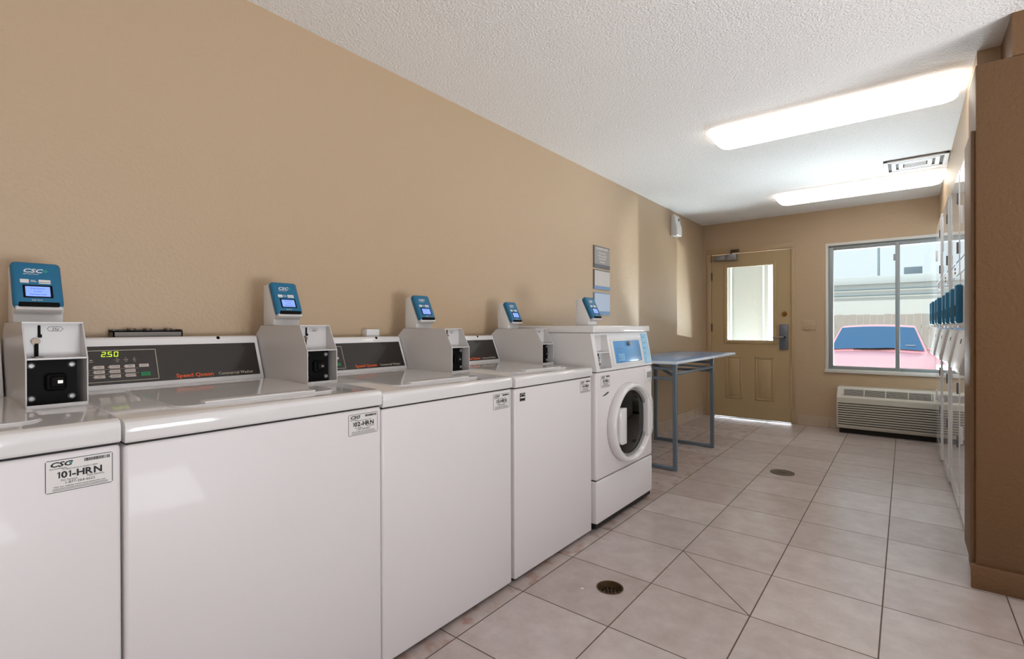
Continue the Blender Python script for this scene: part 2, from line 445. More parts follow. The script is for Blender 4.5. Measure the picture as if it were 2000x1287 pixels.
for z in (1.78, 1.13, .25):
    mb = MB(); mb.cyl((sx0 - .004, -.006, z - .05), (sx0 - .004, -.006, z + .05), .008, 12); mb.box((sx0 - .02, -.002, z - .05), (sx0 + .01, .002, z + .05))
    mb.build('hinge', M['iron'], d)
# closer
cl = DB((.150, -.045, 1.975), (.300, -.002, 2.030), .006).build('door_closer', M['steel'], d)
DB((.290, -.055, 1.965), (.425, -.001, 2.045), .006).build('closer_body', M['steel'], cl)
mb = MB(); mb.tube([(.36, -.04, 2.045), (.36, -.05, 2.075), (.44, -.06, 2.085)], .008, 8); mb.box((.35, -.03, 2.068), (.45, -.012, 2.10), .003)
mb.build('closer_arm', M['iron'], cl)
mb = MB(); mb.cyl((.943, .004, 1.288), (.943, -.014, 1.288), .030, 28, .024, .002); mb.cyl((.943, -.012, 1.288), (.943, -.020, 1.288), .015, 20)
mb.box((.938, -.032, 1.276), (.948, -.018, 1.300), .003)
mb.build('deadbolt', M['brass'], d)
lk = DB((.891, -.016, .868), (.984, .006, 1.165), .005).build('lock_plate', M['lockgrey'], d)
mb = MB(); mb.cyl((.955, -.010, 1.016), (.955, -.058, 1.016), .013, 16); mb.tube([(.955, -.052, 1.016), (.83, -.056, 1.010)], .010, 12)
mb.build('lever_handle', M['chrome'], lk)
mb = MB(); mb.cyl((.955, -.056, 1.016), (.955, -.063, 1.016), .010, 16); mb.build('keyhole', M['black'], lk)

# ------------------------------------------------------------------ window
wn = sempty('window_1', (0, YB, 0))
mb = MB(); t = .022
mb.box((WX0 - .004, -.006, WZ0 - .02), (WX0 + t, .05, WZ1 + .006), .003); mb.box((WX1 - t, -.006, WZ0 - .02), (WX1 + .004, .05, WZ1 + .006), .003)
mb.box((WX0 - .004, -.0065, WZ1 - t), (WX1 + .004, .05, WZ1 + .008), .003); mb.box((WX0 - .010, -.02, WZ0 - .024), (WX1 + .01, .05, WZ0 + t * .6), .003)
mb.build('window_trim', M['wtrim'], wn)
mb = MB(); a0, a1, b0, b1 = WX0 + .02, WX1 - .02, WZ0 + .012, WZ1 - .02
mb.box((a0, .03, b0), (a0 + .048, .09, b1), .003); mb.box((a1 - .048, .03, b0), (a1, .09, b1), .003)
mb.box((a0, .031, b1 - .050), (a1, .09, b1), .003); mb.box((a0, .031, b0), (a1, .09, b0 + .036), .003)
mb.build('window_frame', M['alum'], wn)
ms = B((1.976, .025, b0), (2.014, .085, b1), .003).build('mullion', M['alum'], wn)
B((1.960, .020, 1.83), (1.978, .04, 1.90), .004).build('latch', M['alum'], wn)
B((a0 + .04, .055, b0 + .03), (1.98, .060, b1 - .04)).build('pane', M['glass'], wn, smooth=0)
B((2.01, .065, b0 + .03), (a1 - .04, .070, b1 - .04)).build('pane', M['glass'], wn, smooth=0)

# ------------------------------------------------------------------ ceiling lights
def ceiling_light(x0, x1, y0, y1, label):
    cx, cy = (x0 + x1) / 2, (y0 + y1) / 2
    t = thing('ceiling_light', label, 'light', (cx, cy, H), 'wraparound ceiling lights')
    L, W = (x1 - x0) / 2, (y1 - y0) / 2
    B((-L + .03, -W + .025, -.022), (L - .03, W - .025, 0), .003).build('housing', M['lampbody'], t)
    pts = []
    for k in range(13):
        a = PI * k / 12; pts.append((-W * math.cos(a) if True else 0, -.020 - .055 * (math.sin(a) ** .55)))
    mb = MB()
    n = len(pts); ends = [(-L, .55), (-L + .02, .85), (-L + .06, 1.0), (L - .06, 1.0), (L - .02, .85), (L, .55)]
    o = 0
    for x, sc in ends:
        for (py, pz) in pts: mb.v.append((x, py * (.80 + .2 * sc), -.020 + (pz + .020) * sc))
    for e in range(len(ends) - 1):
        for i in range(n - 1):
            mb.f.append([e * n + i, (e + 1) * n + i, (e + 1) * n + i + 1, e * n + i + 1])
        mb.f.append([e * n + n - 1, (e + 1) * n + n - 1, (e + 1) * n, e * n])
    mb.f.append(list(range(n))[::-1]); mb.f.append([(len(ends) - 1) * n + i for i in range(n)])
    mb.build('lens', M['lens'], t, 60)
    return t
ceiling_light(1.035, 2.285, 3.40, 3.72, 'long white ceiling light nearer the camera, lit')
ceiling_light(1.05, 2.31, 5.45, 5.80, 'long white ceiling light nearer the back wall, lit')

# ceiling register
t = thing('ceiling_vent', 'square white ceiling air register with dark slots', 'vent', (2.12, 5.10, H))
B((-.20, -.17, -.004), (.20, .17, 0)).build('backing', M['acdark'], t)
mb = MB()
for k, s in enumerate((.20, .150, .105)):
    e = .85; wdt = .030
    mb.box((-s, -s * e, -.016), (s, -s * e + wdt, -.003), .003, 1); mb.box((-s, s * e - wdt, -.016), (s, s * e, -.003), .003, 1)
    mb.box((-s, -s * e, -.0155), (-s + wdt, s * e, -.003), .003, 1); mb.box((s - wdt, -s * e, -.0155), (s, s * e, -.003), .003, 1)
for k in range(4): mb.box((-.068, -.05 + k * .028, -.015), (.068, -.038 + k * .028, -.003), .002, 1)
mb.build('louvre_frame', M['plasticw'], t)

# ------------------------------------------------------------------ top-load washers
W = .684
YP, ZP = Vector((0, 1, 0)), Vector((0, 0, 1))
XFR = .7075
def numerals(mb, num, ch, x, yc, z, xs=1.0):
    """bold sans number of cap height ch, centred on yc; the 1 has a flag"""
    items = []; cur = 0.
    for c in num:
        m2 = MB()
        if c == '1':
            a = ch * .20
            m2.quad([(x, -a, 0), (x, 0, 0), (x, 0, ch), (x, -a * .85, ch)]); m2.quad([(x, -ch * .34, ch * .80), (x, -ch * .34, ch * .66), (x, -a, ch * .78), (x, -a * .85, ch)])
        else: m2.text(c, ch / .69, (x, 0, 0), YP, ZP, bold=.0006, xs=1.05)
        lo = min(v[1] for v in m2.v); hi = max(v[1] for v in m2.v)
        items.append((m2, cur - lo)); cur += hi - lo + ch * .10
    wt = cur - ch * .10
    for m2, off in items:
        o = len(mb.v); mb.v += [(v[0] + .0003, yc + (v[1] + off - wt / 2) * xs, z + v[2]) for v in m2.v]; mb.f += [[o + i for i in f] for f in m2.f]
def sticker(parent, x, y0, z0, w, h, num, mt='paper'):
    """service sticker on a +x face; y0,z0 lower left"""
    st = B((x - .001, y0, z0), (x + .0006, y0 + w, z0 + h), h * .07, 3, edges=0).build('sticker', M[mt], parent)
    mb = MB(); e = x + .0006; b = .0011
    mb.box((e - .0002, y0 + .002, z0), (e + .0003, y0 + w - .002, z0 + b)); mb.box((e - .0002, y0 + .002, z0 + h - b), (e + .0003, y0 + w - .002, z0 + h))
    mb.box((e - .0002, y0, z0 + .002), (e + .0003, y0 + b, z0 + h - .002)); mb.box((e - .0002, y0 + w - b, z0 + .002), (e + .0003, y0 + w, z0 + h - .002))
    rnd = random.Random(3); yy = y0 + w * .56
    while yy < y0 + w * .94:
        bw = rnd.choice((.0005, .001, .0016)); mb.box((e - .0002, yy, z0 + h * .83), (e + .0003, yy + bw, z0 + h * .93)); yy += bw + rnd.choice((.0004, .0008))
    T = lambda s, sz, fy, fz, **k: mb.text(s, sz, (e, y0 + w * fy, z0 + h * fz), YP, ZP, **k)
    T('CSC', h * .20, .06, .79, shear=.25, bold=.0005, xs=1.35 * w / (h * 1.62))
    T('ServiceWorks', h * .07, .06, .71, xs=w / (h * 1.62))
    T('To report service or request a refund', h * .062, .5, .665, align='CENTER', xs=.9 * w / (h * 1.62))
    numerals(mb, num, h * .195, e, y0 + w * .5, z0 + h * .425, xs=w / (h * 1.62))
    T('For Service', h * .085, .22, .325); T('Para Servicio', h * .085, .60, .345)
    T('1-877-264-6622', h * .115, .5, .225, align='CENTER')
    T('Visit our website www.cscserviceworks.com', h * .070, .5, .14, align='CENTER')
    for k in range(2): mb.box((e - .0002, y0 + w * .10, z0 + h * (.055 + .04 * k)), (e + .0003, y0 + w * .92, z0 + h * (.067 + .04 * k)))
    mb.build('lettering', M['ink'], st, 0)
    mb = MB(); q = z0 + h * .80; p = y0 + w * .33
    mb.prism([(p, q + h * .10), (p + h * .045, q), (p + h * .10, q + h * .06), (p + h * .09, q + h * .12), (p + h * .05, q + h * .085)], 'x', e, e + .0003)
    mb.build('logo_mark', M['teal'], st, 0)
    return st

def card_reader(parent, ox, oy, oz):
    """wedge housing with blue payment reader; origin = lower left front corner of the wedge, faces +x"""
    wd = .104
    pr = [(0, 0), (0, .022), (.013, .031), (-.047, .156), (-.083, .152), (-.083, 0)]
    hs = MB().prism([(ox + a, oz + b) for a, b in pr], 'y', oy + .004, oy + wd, .003).build('card_reader', M['plasticw'], parent)
    # face frame: up along the slant
    P0 = Vector((ox + .0138, oy + .001, oz + .032)); upv = Vector((-.060, 0, .125)).normalized(); nn = YP.cross(upv)
    fw, fh, th = .101, .136, .028
    mt = Matrix((YP, upv, nn)).transposed().to_4x4(); mt.translation = P0
    lo = MB(); lo.box((.004, -.008, -.006), (fw - .004, .004, .022), .003, mtx=mt); lo.build('reader_tray', M['greyw'], hs)
    MB().box((0, 0, 0), (fw, fh, th), .012, 4, mtx=mt).build('reader_case', M['blue'], hs)
    MB().box((.010, .000, .012), (fw - .010, .012, th + .0012), .003, mtx=mt).build('card_slot', M['black'], hs)
    P = lambda a, b, c: mt @ Vector((a, b, c))
    MB().box((.020, .024, th - .001), (.079, .062, th + .0012), .003, mtx=mt).build('bezel', M['black'], hs)
    MB().box((.0245, .0275, th), (.0735, .0575, th + .0018), .001, mtx=mt).build('screen', M['screen'], hs)
    mb = MB()
    for k, tx in enumerate(('Press button', 'to start', 'Payment ready')): mb.text(tx, .0055, P(.049, .049 - .0085 * k, th + .0018), YP, upv, .0002, 'CENTER')
    mb.build('screen_text', M['screentxt'], hs, 0)
    mb = MB(); mb.box((.016, .068, th - .001), (.033, .079, th + .0006), mtx=mt); mb.box((.052, .072, th - .001), (.076, .079, th + .0006), mtx=mt)
    mb.box((.052, .067, th - .001), (.076, .0705, th + .0006), mtx=mt); mb.build('white_label', M['paper'], hs, 0)
    mb = MB(); mb.text('CSC', .0165, P(.022, .100, th), YP, upv, .0008, shear=.25, bold=.0004, xs=1.25)
    mb.text('SERVICEWORKS', .0042, P(.023, .094, th), YP, upv, .0006)
    mb.box((.036, .0715, th - .001), (.049, .073, th + .0005), mtx=mt); mb.box((.036, .0755, th - .001), (.046, .077, th + .0005), mtx=mt)
    mb.build('lettering', M['paper'], hs, 0)
    MB().text('pay here', .006, P(.036, .0155, th), YP, upv, .0006).build('slot_lettering', M['paper'], hs, 0)
    mb = MB(); mb.prism([(.062, .104), (.067, .100), (.073, .105), (.068, .112)], 'z', th - .001, th + .0008, mtx=mt); mb.build('logo_mark', M['teal'], hs, 0)
    return hs

def make_washer(num, label):
    t = thing('top_load_washer', label, 'washing machine', (0, 0, 0), 'white top-load washers')
    # cabinet
    B((.06, .0, .018), (XFR, W, .8755), .009, 3).build('cabinet', M['white2'], t)
    B((.10, .015, .006), (XFR - .02, W - .015, .03)).build('base_shade', M['dark'], t, 0); B((.08, .006, .86), (XFR - .006, W - .006, .89)).build('top_gap_shade', M['dark'], t, 0)  # dark blocks painting the shade below the cabinet and under the worktop
    for yy in (.05, W - .05):
        for xx in (.13, XFR - .05): MB().cyl((xx, yy, 0), (xx, yy, .022), .02, 14).build('foot', M['black'], t)
    # worktop
    pr = [(.06, .880), (XFR + .002, .880), (XFR + .006, .885), (XFR + .007, .915), (XFR + .001, .926), (XFR - .014, .931), (.16, .9465), (.06, .9475)]
    MB().prism(pr, 'y', .0005, W - .0005, .003).build('worktop', M['white'], t)
    # lid, a rounded slab lying on the sloped top
    bm = bmesh.new(); pts = []
    for cx_, cy_, a0 in ((.590, .165, -90), (.590, .53, 0), (.23, .545, 90), (.23, .145, 180)):
        r = .045 if cx_ > .4 else .03
        for k in range(7):
            a = math.radians(a0 + 15 * k); pts.append((cx_ + r * math.cos(a), cy_ + r * math.sin(a)))
    zs = lambda x: .9465 + (x - .16) * (.931 - .9465) / (.5335)
    A = [bm.verts.new((x, y, zs(x) - .002)) for x, y in pts]; Bv = [bm.verts.new((x, y, zs(x) + .0045)) for x, y in pts]
    bm.faces.new(A[::-1]); bm.faces.new(Bv); n = len(pts)
    for i in range(n): bm.faces.new((A[i], A[(i + 1) % n], Bv[(i + 1) % n], Bv[i]))
    top = [e for e in bm.edges if all(v in Bv for v in e.verts)]
    bmesh.ops.recalc_face_normals(bm, faces=bm.faces[:])
    bmesh.ops.bevel(bm, geom=top, offset=.003, segments=2, affect='EDGES')
    mb = MB(); mb.add_bm(bm)
    mb.box((.585, .19, zs(.6) + .003), (.628, .50, zs(.6) + .009), .003)
    mb.build('lid', M['white'], t)
    # console
    F0, F1 = Vector((.162, 0, .950)), Vector((.106, 0, 1.088))
    cs = MB().prism([(.066, .944), (.160, .944), (.162, .950), (.106, 1.088), (.103, 1.100), (.094, 1.106), (.066, 1.106)], 'y', .004, .5575, .003).build('console', M['white'], t)
    upv = (F1 - F0).normalized(); nn = YP.cross(upv); FH = (F1 - F0).length
    mt = Matrix((YP, upv, nn)).transposed().to_4x4(); mt.translation = F0
    P = lambda a, b, c=.0016: mt @ Vector((a, b, c))
    py0, py1, pz0, pz1 = .022, .545, .014, FH - .010
    MB().box((py0, pz0, -.001), (py1, pz1, .0014), .0005, 1, mtx=mt).build('panel', M['panel'], cs, 0)
    mb = MB(); mb.cyl(P(.42, FH + .012, -.004), P(.42, FH + .012, .002), .006, 14); mb.build('console_screw', M['black'], cs)
    # keypad frame, y .03 - .225
    kx0, kx1, kz0, kz1 = .028, .224, .022, FH - .024
    mb = MB(); b = .0016
    mb.box((kx0, kz0, 0), (kx1, kz0 + b, .0019), mtx=mt); mb.box((kx0, kz1 - b, 0), (kx1, kz1, .0019), mtx=mt)
    mb.box((kx1 - b, kz0, 0), (kx1, kz1, .0019), mtx=mt); mb.box((kx0, kz0, 0), (kx0 + b, kz1, .0019), mtx=mt)
    for k, a in enumerate((.072, .110, .149)):
        for r in range(3):
            zz = .0345 + r * .0152
            mb.box((a - .0125 - .0022, zz + .0035, 0), (a - .0105, zz + .0062, .0019), mtx=mt)
    for r in range(2): mb.box((.045, .0345 + .0125 + r * .0152, 0), (.172, .0345 + .0130 + r * .0152, .0018), mtx=mt)
    for r in range(3):
        mb.text(('LIGHT', 'MEDIUM', 'HEAVY')[r], .0045, P(.0335, .037 + r * .0152), YP, upv, .0004)
    for k, a in enumerate((.120, .142, .164)):
        mb.text(('WASH', 'RINSE', 'SPIN')[k], .0044, P(a, .0905), YP, upv, .0004, 'CENTER'); mb.text('ON', .0040, P(a, .0850), YP, upv, .0004, 'CENTER')
        mb.box((a - .001, .097, 0), (a + .001, .099, .0019), mtx=mt)
    mb.text('INSERT', .0045, P(.056, .0865), YP, upv, .0004, 'CENTER'); mb.box((.053, .093, 0), (.060, .095, .0019), mtx=mt)
    mb.build('keypad_print', M['cream'], cs, 0)
    names = [('HOT', 'WARM', 'COLD'), ('BRIGHT', 'COLORS', 'WHITES'), ('DELICATE', 'NORMAL', 'PERM')]
    for c, a in enumerate((.060, .0985, .137)):
        for r in range(3):
            zz = .0345 + r * .0152
            MB().box((a, zz, .0), (a + .0265, zz + .0105, .0032), .0014, 2, mtx=mt).build('key', M['key'], cs)
            MB().text(names[c][r], .0052, P(a + .0135, zz + .0035, .0032), YP, upv, .0003, 'CENTER').build('key_lettering', M['ink'], cs, 0)
    MB().box((.174, .0345 + .0304, 0), (.200, .0345 + .0409, .0032), .0014, 2, mtx=mt).build('key', M['key'], cs)
    MB().text('EXTRA', .0052, P(.187, .0345 + .0339, .0032), YP, upv, .0003, 'CENTER').build('key_lettering', M['ink'], cs, 0)
    MB().text('START', .0052, P(.189, .0400, .0034), YP, upv, .0003, 'CENTER').build('key_lettering', M['ink'], cs, 0)
    MB().box((.176, .0350, 0), (.202, .0480, .0034), .005, 3, mtx=mt).build('start_key', M['green'], cs)
    # seven-segment digits 2.50
    mb = MB()
    seg = {'2': 'abged', '5': 'afgcd', '0': 'abcdef'}
    def digit(ch, x, z, w, h):
        s = .0022; sl = .12
        def bar(x0, z0, x1, z1):
            q = [(x0, z0), (x1, z0), (x1, z1), (x0, z1)]
            mb.quad([P(x + a + (b_) * sl, z + b_, .0018) for a, b_ in q])
        for g in seg[ch]:
            if g == 'a': bar(.001, h - s, w - .001, h)
            if g == 'd': bar(.001, 0, w - .001, s)
            if g == 'g': bar(.001, h / 2 - s / 2, w - .001, h / 2 + s / 2)
            if g == 'f': bar(0, h / 2 + .0006, s, h - .0006)
            if g == 'e': bar(0, .0006, s, h / 2 - .0006)
            if g == 'b': bar(w - s, h / 2 + .0006, w, h - .0006)
            if g == 'c': bar(w - s, .0006, w, h / 2 - .0006)
    for k, ch in enumerate('250'): digit(ch, .0815 + k * .0155, .1035, .011, .0165)
    mb.quad([P(.0945, .1035, .0018), P(.0967, .1035, .0018), P(.0967, .1057, .0018), P(.0945, .1057, .0018)])
    mb.build('display_digits', M['led'], cs, 0)
    mb = MB(); mb.text('Speed Queen', .0180, P(.272, .021), YP, upv, .0006, bold=.0006, xs=1.16); mb.build('brand_lettering', M['orange'], cs, 0)
    mb = MB(); mb.text('Commercial Washer', .0150, P(.402, .021), YP, upv, .0006, xs=.93); mb.build('lettering', M['cream'], cs, 0)
    # coin box: an open-fronted sheet-metal shell
    y0, y1 = .5625, .6755; tk = .0028
    prof = [(.070, .946), (.465, .936), (.465, 1.056), (.415, 1.1435), (.125, 1.1435), (.070, 1.100)]
    mb = MB(); mb.prism(prof, 'y', y0, y0 + tk, .0008, 1); mb.prism(prof, 'y', y1 - tk, y1, .0008, 1)
    mb.box((.120, y0 + .0005, 1.1405), (.4165, y1 - .0005, 1.1440)); mb.prism([(.07, .946), (.465, .936), (.465, .940), (.07, .950)], 'y', y0 + .0005, y1 - .0005)
    mb.box((.30, y0 + .001, .948), (.31, y1 - .001, 1.141))
    mb.prism([(.463, 1.0545), (.463, 1.0580), (.395, 1.0580), (.395, 1.0545)], 'y', y0 + .001, y1 - .001)
    mb.prism([(.465, .938), (.465, .949), (.4625, .949), (.4625, .938)], 'y', y0 + .001, y1 - .001)
    cb = mb.build('coin_box', M['greyw'], t)
    B((.392, y0 + .002, 1.056), (.396, y1 - .002, 1.141)).build('back_plate', M['greyw'], cb, 0)
    mb = MB(); mb.prism([(.428, .948), (.432, .948), (.432, 1.052), (.428, 1.052)], 'y', y0 + .003, y1 - .016)
    mb.build('lock_plate', M['black'], cb, 0)
    for yy in (y0 + .014, y1 - .026):
        for zz in (.962, 1.040):
            bm_ = MB(); bm_.lathe([(0, .006), (.005, .0052), (.0078, .002), (.008, 0)], 16, Matrix.Translation((.432, yy, zz)) @ Matrix.Rotation(PI / 2, 4, 'Y')); bm_.build('bolt', M['bolt'], cb)
    yc = (y0 + y1) / 2
    mb = MB(); mb.box((.431, yc - .020, .978), (.446, yc + .020, 1.020), .008, 3); mb.box((.44, yc - .012, .986), (.454, yc + .016, 1.014), .005, 3); mb.build('coin_lock', M['black'], cb)
    B((.4535, yc + .001, .996), (.4548, yc + .011, 1.004), .0006, 1).build('keyway', M['chrome'], cb)
    mb = MB(); mb.box((.396, yc - .026, 1.108), (.400, yc - .021, 1.136), .001, 1); mb.box((.396, yc - .026, 1.106), (.404, yc - .019, 1.114), .001, 1)
    mb.cyl((.402, yc - .029, 1.060), (.402, yc - .029, 1.092), .0038, 10); mb.build('coin_lever', M['black'], cb)
    mb = MB(); mb.cyl((.395, yc - .030, 1.097), (.404, yc - .030, 1.097), .0085, 18, bev=.001); mb.build('lock_cylinder', M['lockm'], cb)
    MB().cyl((.402, yc - .028, 1.0580), (.402, yc - .028, 1.0605), .011, 18).build('lever_foot', M['chrome'], cb)
    mb = MB(); mb.text('25¢', .0095, (.3962, yc + .006, 1.1235), YP, ZP, .0004, 'CENTER', shear=.2)
    hx = [(yc - .009, 1.127), (yc - .004, 1.1325), (yc + .016, 1.1325), (yc + .021, 1.127), (yc + .016, 1.1215), (yc - .004, 1.1215)]
    mb.tube([(.3962, a, b) for a, b in hx + hx[:1]], .0004, 4); mb.build('coin_print', M['ink'], cb, 0)
    for q in (-.022, .010): MB().cyl((.452, yc + q, .9395), (.452, yc + q, .9415), .0055, 12).build('base_hole', M['black'], cb)
    card_reader(t, .212, .566, 1.1442)
    sticker(t, XFR, .561, .797, .108, .0655, num)
    return t
ZOFF = {1: .008, 2: .003, 3: -.008, 4: -.012}
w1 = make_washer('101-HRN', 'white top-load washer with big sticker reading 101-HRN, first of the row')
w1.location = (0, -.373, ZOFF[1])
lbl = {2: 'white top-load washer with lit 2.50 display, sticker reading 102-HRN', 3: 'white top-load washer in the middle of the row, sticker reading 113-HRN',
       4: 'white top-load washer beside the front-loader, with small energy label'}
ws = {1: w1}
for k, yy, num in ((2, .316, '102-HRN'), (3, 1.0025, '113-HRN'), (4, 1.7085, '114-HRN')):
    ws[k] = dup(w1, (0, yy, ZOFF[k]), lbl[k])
    for ch in list(ws[k].children):
        if ch.name.startswith('sticker'):
            for g in list(ch.children): bpy.data.objects.remove(g)
            bpy.data.objects.remove(ch)
    sticker(ws[k], XFR, .561, .797, .108, .0655, num)
for k in ws: ws[k].location.z = 0; ws[k].scale.z = 1 + ZOFF[k] / .93
es = B((XFR - .001, .038, .815), (XFR + .0006, .078, .853), .001, 1).build('energy_label', M['ink'], ws[4])
mb = MB(); e = XFR + .0006; mb.box((e - .0002, .042, .829), (e + .0003, .074, .836)); mb.box((e - .0002, .041, .8165), (e + .0003, .075, .8175))
for k in range(9):
    a = math.radians(20 + 17 * k); mb.box((e - .0002, .058 + .014 * math.cos(a) - .002, .838 + .010 * math.sin(a)), (e + .0003, .058 + .014 * math.cos(a) + .002, .840 + .010 * math.sin(a)))
mb.build('energy_print', M['paper'], es, 0)

# ------------------------------------------------------------------ front-load washer
FY0, FY1, FX = 2.412, 3.172, .728
t = thing('drum_washer', 'white front-load washer with round dark glass door and blue console', 'washing machine', (0, 0, 0))
B((.04, FY0, .285), (FX, FY1, .885), .014, 3).build('cabinet', M['white2'], t)
B((.04, FY0 + .001, .045), (FX, FY1 - .001, .281), .010, 3).build('kick_panel', M['white2'], t)
B((.06, FY0 + .01, .02), (FX - .012, FY1 - .01, .06)).build('base_shade', M['dark'], t, 0)  # dark block for the shade under the machine
for z0_, z1_ in ((.27, .30), (.87, .90)): B((.06, FY0 + .008, z0_), (FX - .012, FY1 - .008, z1_)).build('panel_gap_shade', M['dark'], t, 0)  # dark sheets that paint shade into the panel joints
for xx in (.10, FX - .06):
    for yy in (FY0 + .06, FY1 - .06): MB().cyl((xx, yy, 0), (xx, yy, .05), .022, 14).build('foot', M['black'], t)
# console built round the coin opening
CF0, CF1 = Vector((FX + .002, 0, .889)), Vector((.690, 0, 1.104))
cy0, cy1, cz0, cz1 = 2.452, 2.596, .902, 1.092
prof = lambda za, zb: [(.05, za), (CF0.x + (CF1.x - CF0.x) * (za - .889) / .215, za), (CF0.x + (CF1.x - CF0.x) * (zb - .889) / .215, zb), (.05, zb)]
mb = MB(); mb.prism(prof(.889, 1.104), 'y', FY0, cy0); mb.prism(prof(.889, 1.104), 'y', cy1, FY1)
mb.prism(prof(.889, cz0), 'y', cy0, cy1); mb.prism(prof(cz1, 1.104), 'y', cy0, cy1)
mb.box((.05, cy0, .889), (.655, cy1, 1.104)); mb.prism([(.65, .990), (.708, .990), (.707, .994), (.65, .994)], 'y', cy0, cy1)
cs = mb.build('console', M['white'], t)
B((.653, cy0 + .001, cz0 + .002), (.661, cy1 - .035, .989)).build('lock_plate', M['black'], cs, 0)
mb = MB(); yc = cy0 + .055
mb.cyl((.660, yc, .945), (.688, yc, .945), .014, 16); mb.cyl((.660, yc + .012, .925), (.694, yc + .012, .925), .008, 12); mb.box((.66, yc - .01, .955), (.69, yc + .02, .968), .003)
mb.build('coin_lock', M['chrome'], cs)
B((.04, FY0 - .001, 1.106), (.712, FY1 + .001, 1.1465), .007, 3).build('top_cap', M['white'], t)
upv = (CF1 - CF0).normalized(); nn = YP.cross(upv)
mt = Matrix((YP, upv, nn)).transposed().to_4x4(); mt.translation = CF0
mb = MB(); mb.box((2.625, .022, -.001), (3.050, .180, .003), .003, mtx=mt); mb.build('panel_border', M['plasticw'], cs)
MB().box((2.655, .034, .001), (3.020, .168, .0045), .002, mtx=mt).build('blue_panel', M['mblue'], cs)
MB().box((3.062, .012, -.001), (3.158, .208, .002), .002, mtx=mt).build('side_panel', M['lblue'], cs)
P = lambda a, b, c=.0048: mt @ Vector((a, b, c))
mb = MB(); mb.cyl(P(2.845, .148, .004), P(2.845, .148, .022), .014, 20, bev=.002); mb.build('selector_knob', M['chrome'], cs)
mb = MB()
for k in range(5): mb.text(('Normal', 'Perm Press', 'Delicate', 'Start', 'Add')[k], .010, P(3.075, .18 - .035 * k, .002), YP, upv, .0004)
for k in range(3): mb.text(('Hot', 'Warm', 'Cold')[k], .012, P(2.70, .075 - .018 * k), YP, upv, .0004)
mb.box((2.70, .12, .004), (2.77, .122, .0052), mtx=mt)
mb.build('console_print', M['signgrey'], cs, 0)
mb = MB()
for k in range(4): mb.box((2.70 + .02 * k, .045, .004), (2.712 + .02 * k, .09, .0050), mtx=mt)
mb.build('panel_print', M['lblue'], cs, 0)
# door
DY, DZc, SYR = 2.800, .562, 1.13
mt = Matrix.Translation((FX, DY, DZc)) @ Matrix.Scale(SYR, 4, Vector((0, 1, 0))) @ Matrix.Rotation(PI / 2, 4, 'Y')
dr = MB().lathe([(.234, 0), (.238, .004), (.238, .034), (.234, .046), (.227, .052), (.218, .053), (.211, .049), (.206, .038), (.202, .022), (.200, .010)], 64, mt).build('door', M['white'], t, 50)
MB().lathe([(.204, .026), (.200, .030), (.194, .029), (.191, .020), (.190, .010)], 64, mt).build('gasket', M['gasket'], dr)
MB().lathe([(.193, .006), (.186, .012), (.17, .004), (.12, .002), (.0, .0015)], 48, mt).build('drum', M['drum'], dr, 60)
MB().lathe([(.193, .016), (.150, .021), (.08, .024), (0, .025)], 48, mt).build('door_glass', M['drumglass'], dr, 60)
mb = MB(); mb.prism([(2.585, .475), (2.585, .645), (2.610, .668), (2.668, .668), (2.668, .458), (2.610, .458)], 'x', FX + .025, FX + .060, .006); mb.build('door_handle', M['white'], dr)
mb = MB(); mb.prism([(2.99, .44), (3.045, .44), (3.075, .475), (3.075, .66), (3.045, .70), (2.99, .70)], 'x', FX + .002, FX + .050, .006); mb.build('door_hinge', M['white'], dr)
sticker(t, FX, 2.462, .797, .105, .068, '115-HRN')
mb = MB(); mb.prism([(2.475, .748), (2.535, .768), (2.56, .768), (2.545, .758), (2.50, .748), (2.49, .755)], 'x', FX - .001, FX + .0008); mb.build('logo_badge', M['signgrey'], t, 0)
mb = MB(); mb.box((FX - .004, 3.05, .775), (FX + .006, 3.160, .870), .006); sl = mb.build('dispenser_latch', M['white'], t)
mb = MB(); mb.box((FX + .004, 3.075, .805), (FX + .0066, 3.150, .845), .002); mb.build('latch_recess', M['gasket'], sl)
card_reader(t, .652, 2.452, 1.1470)

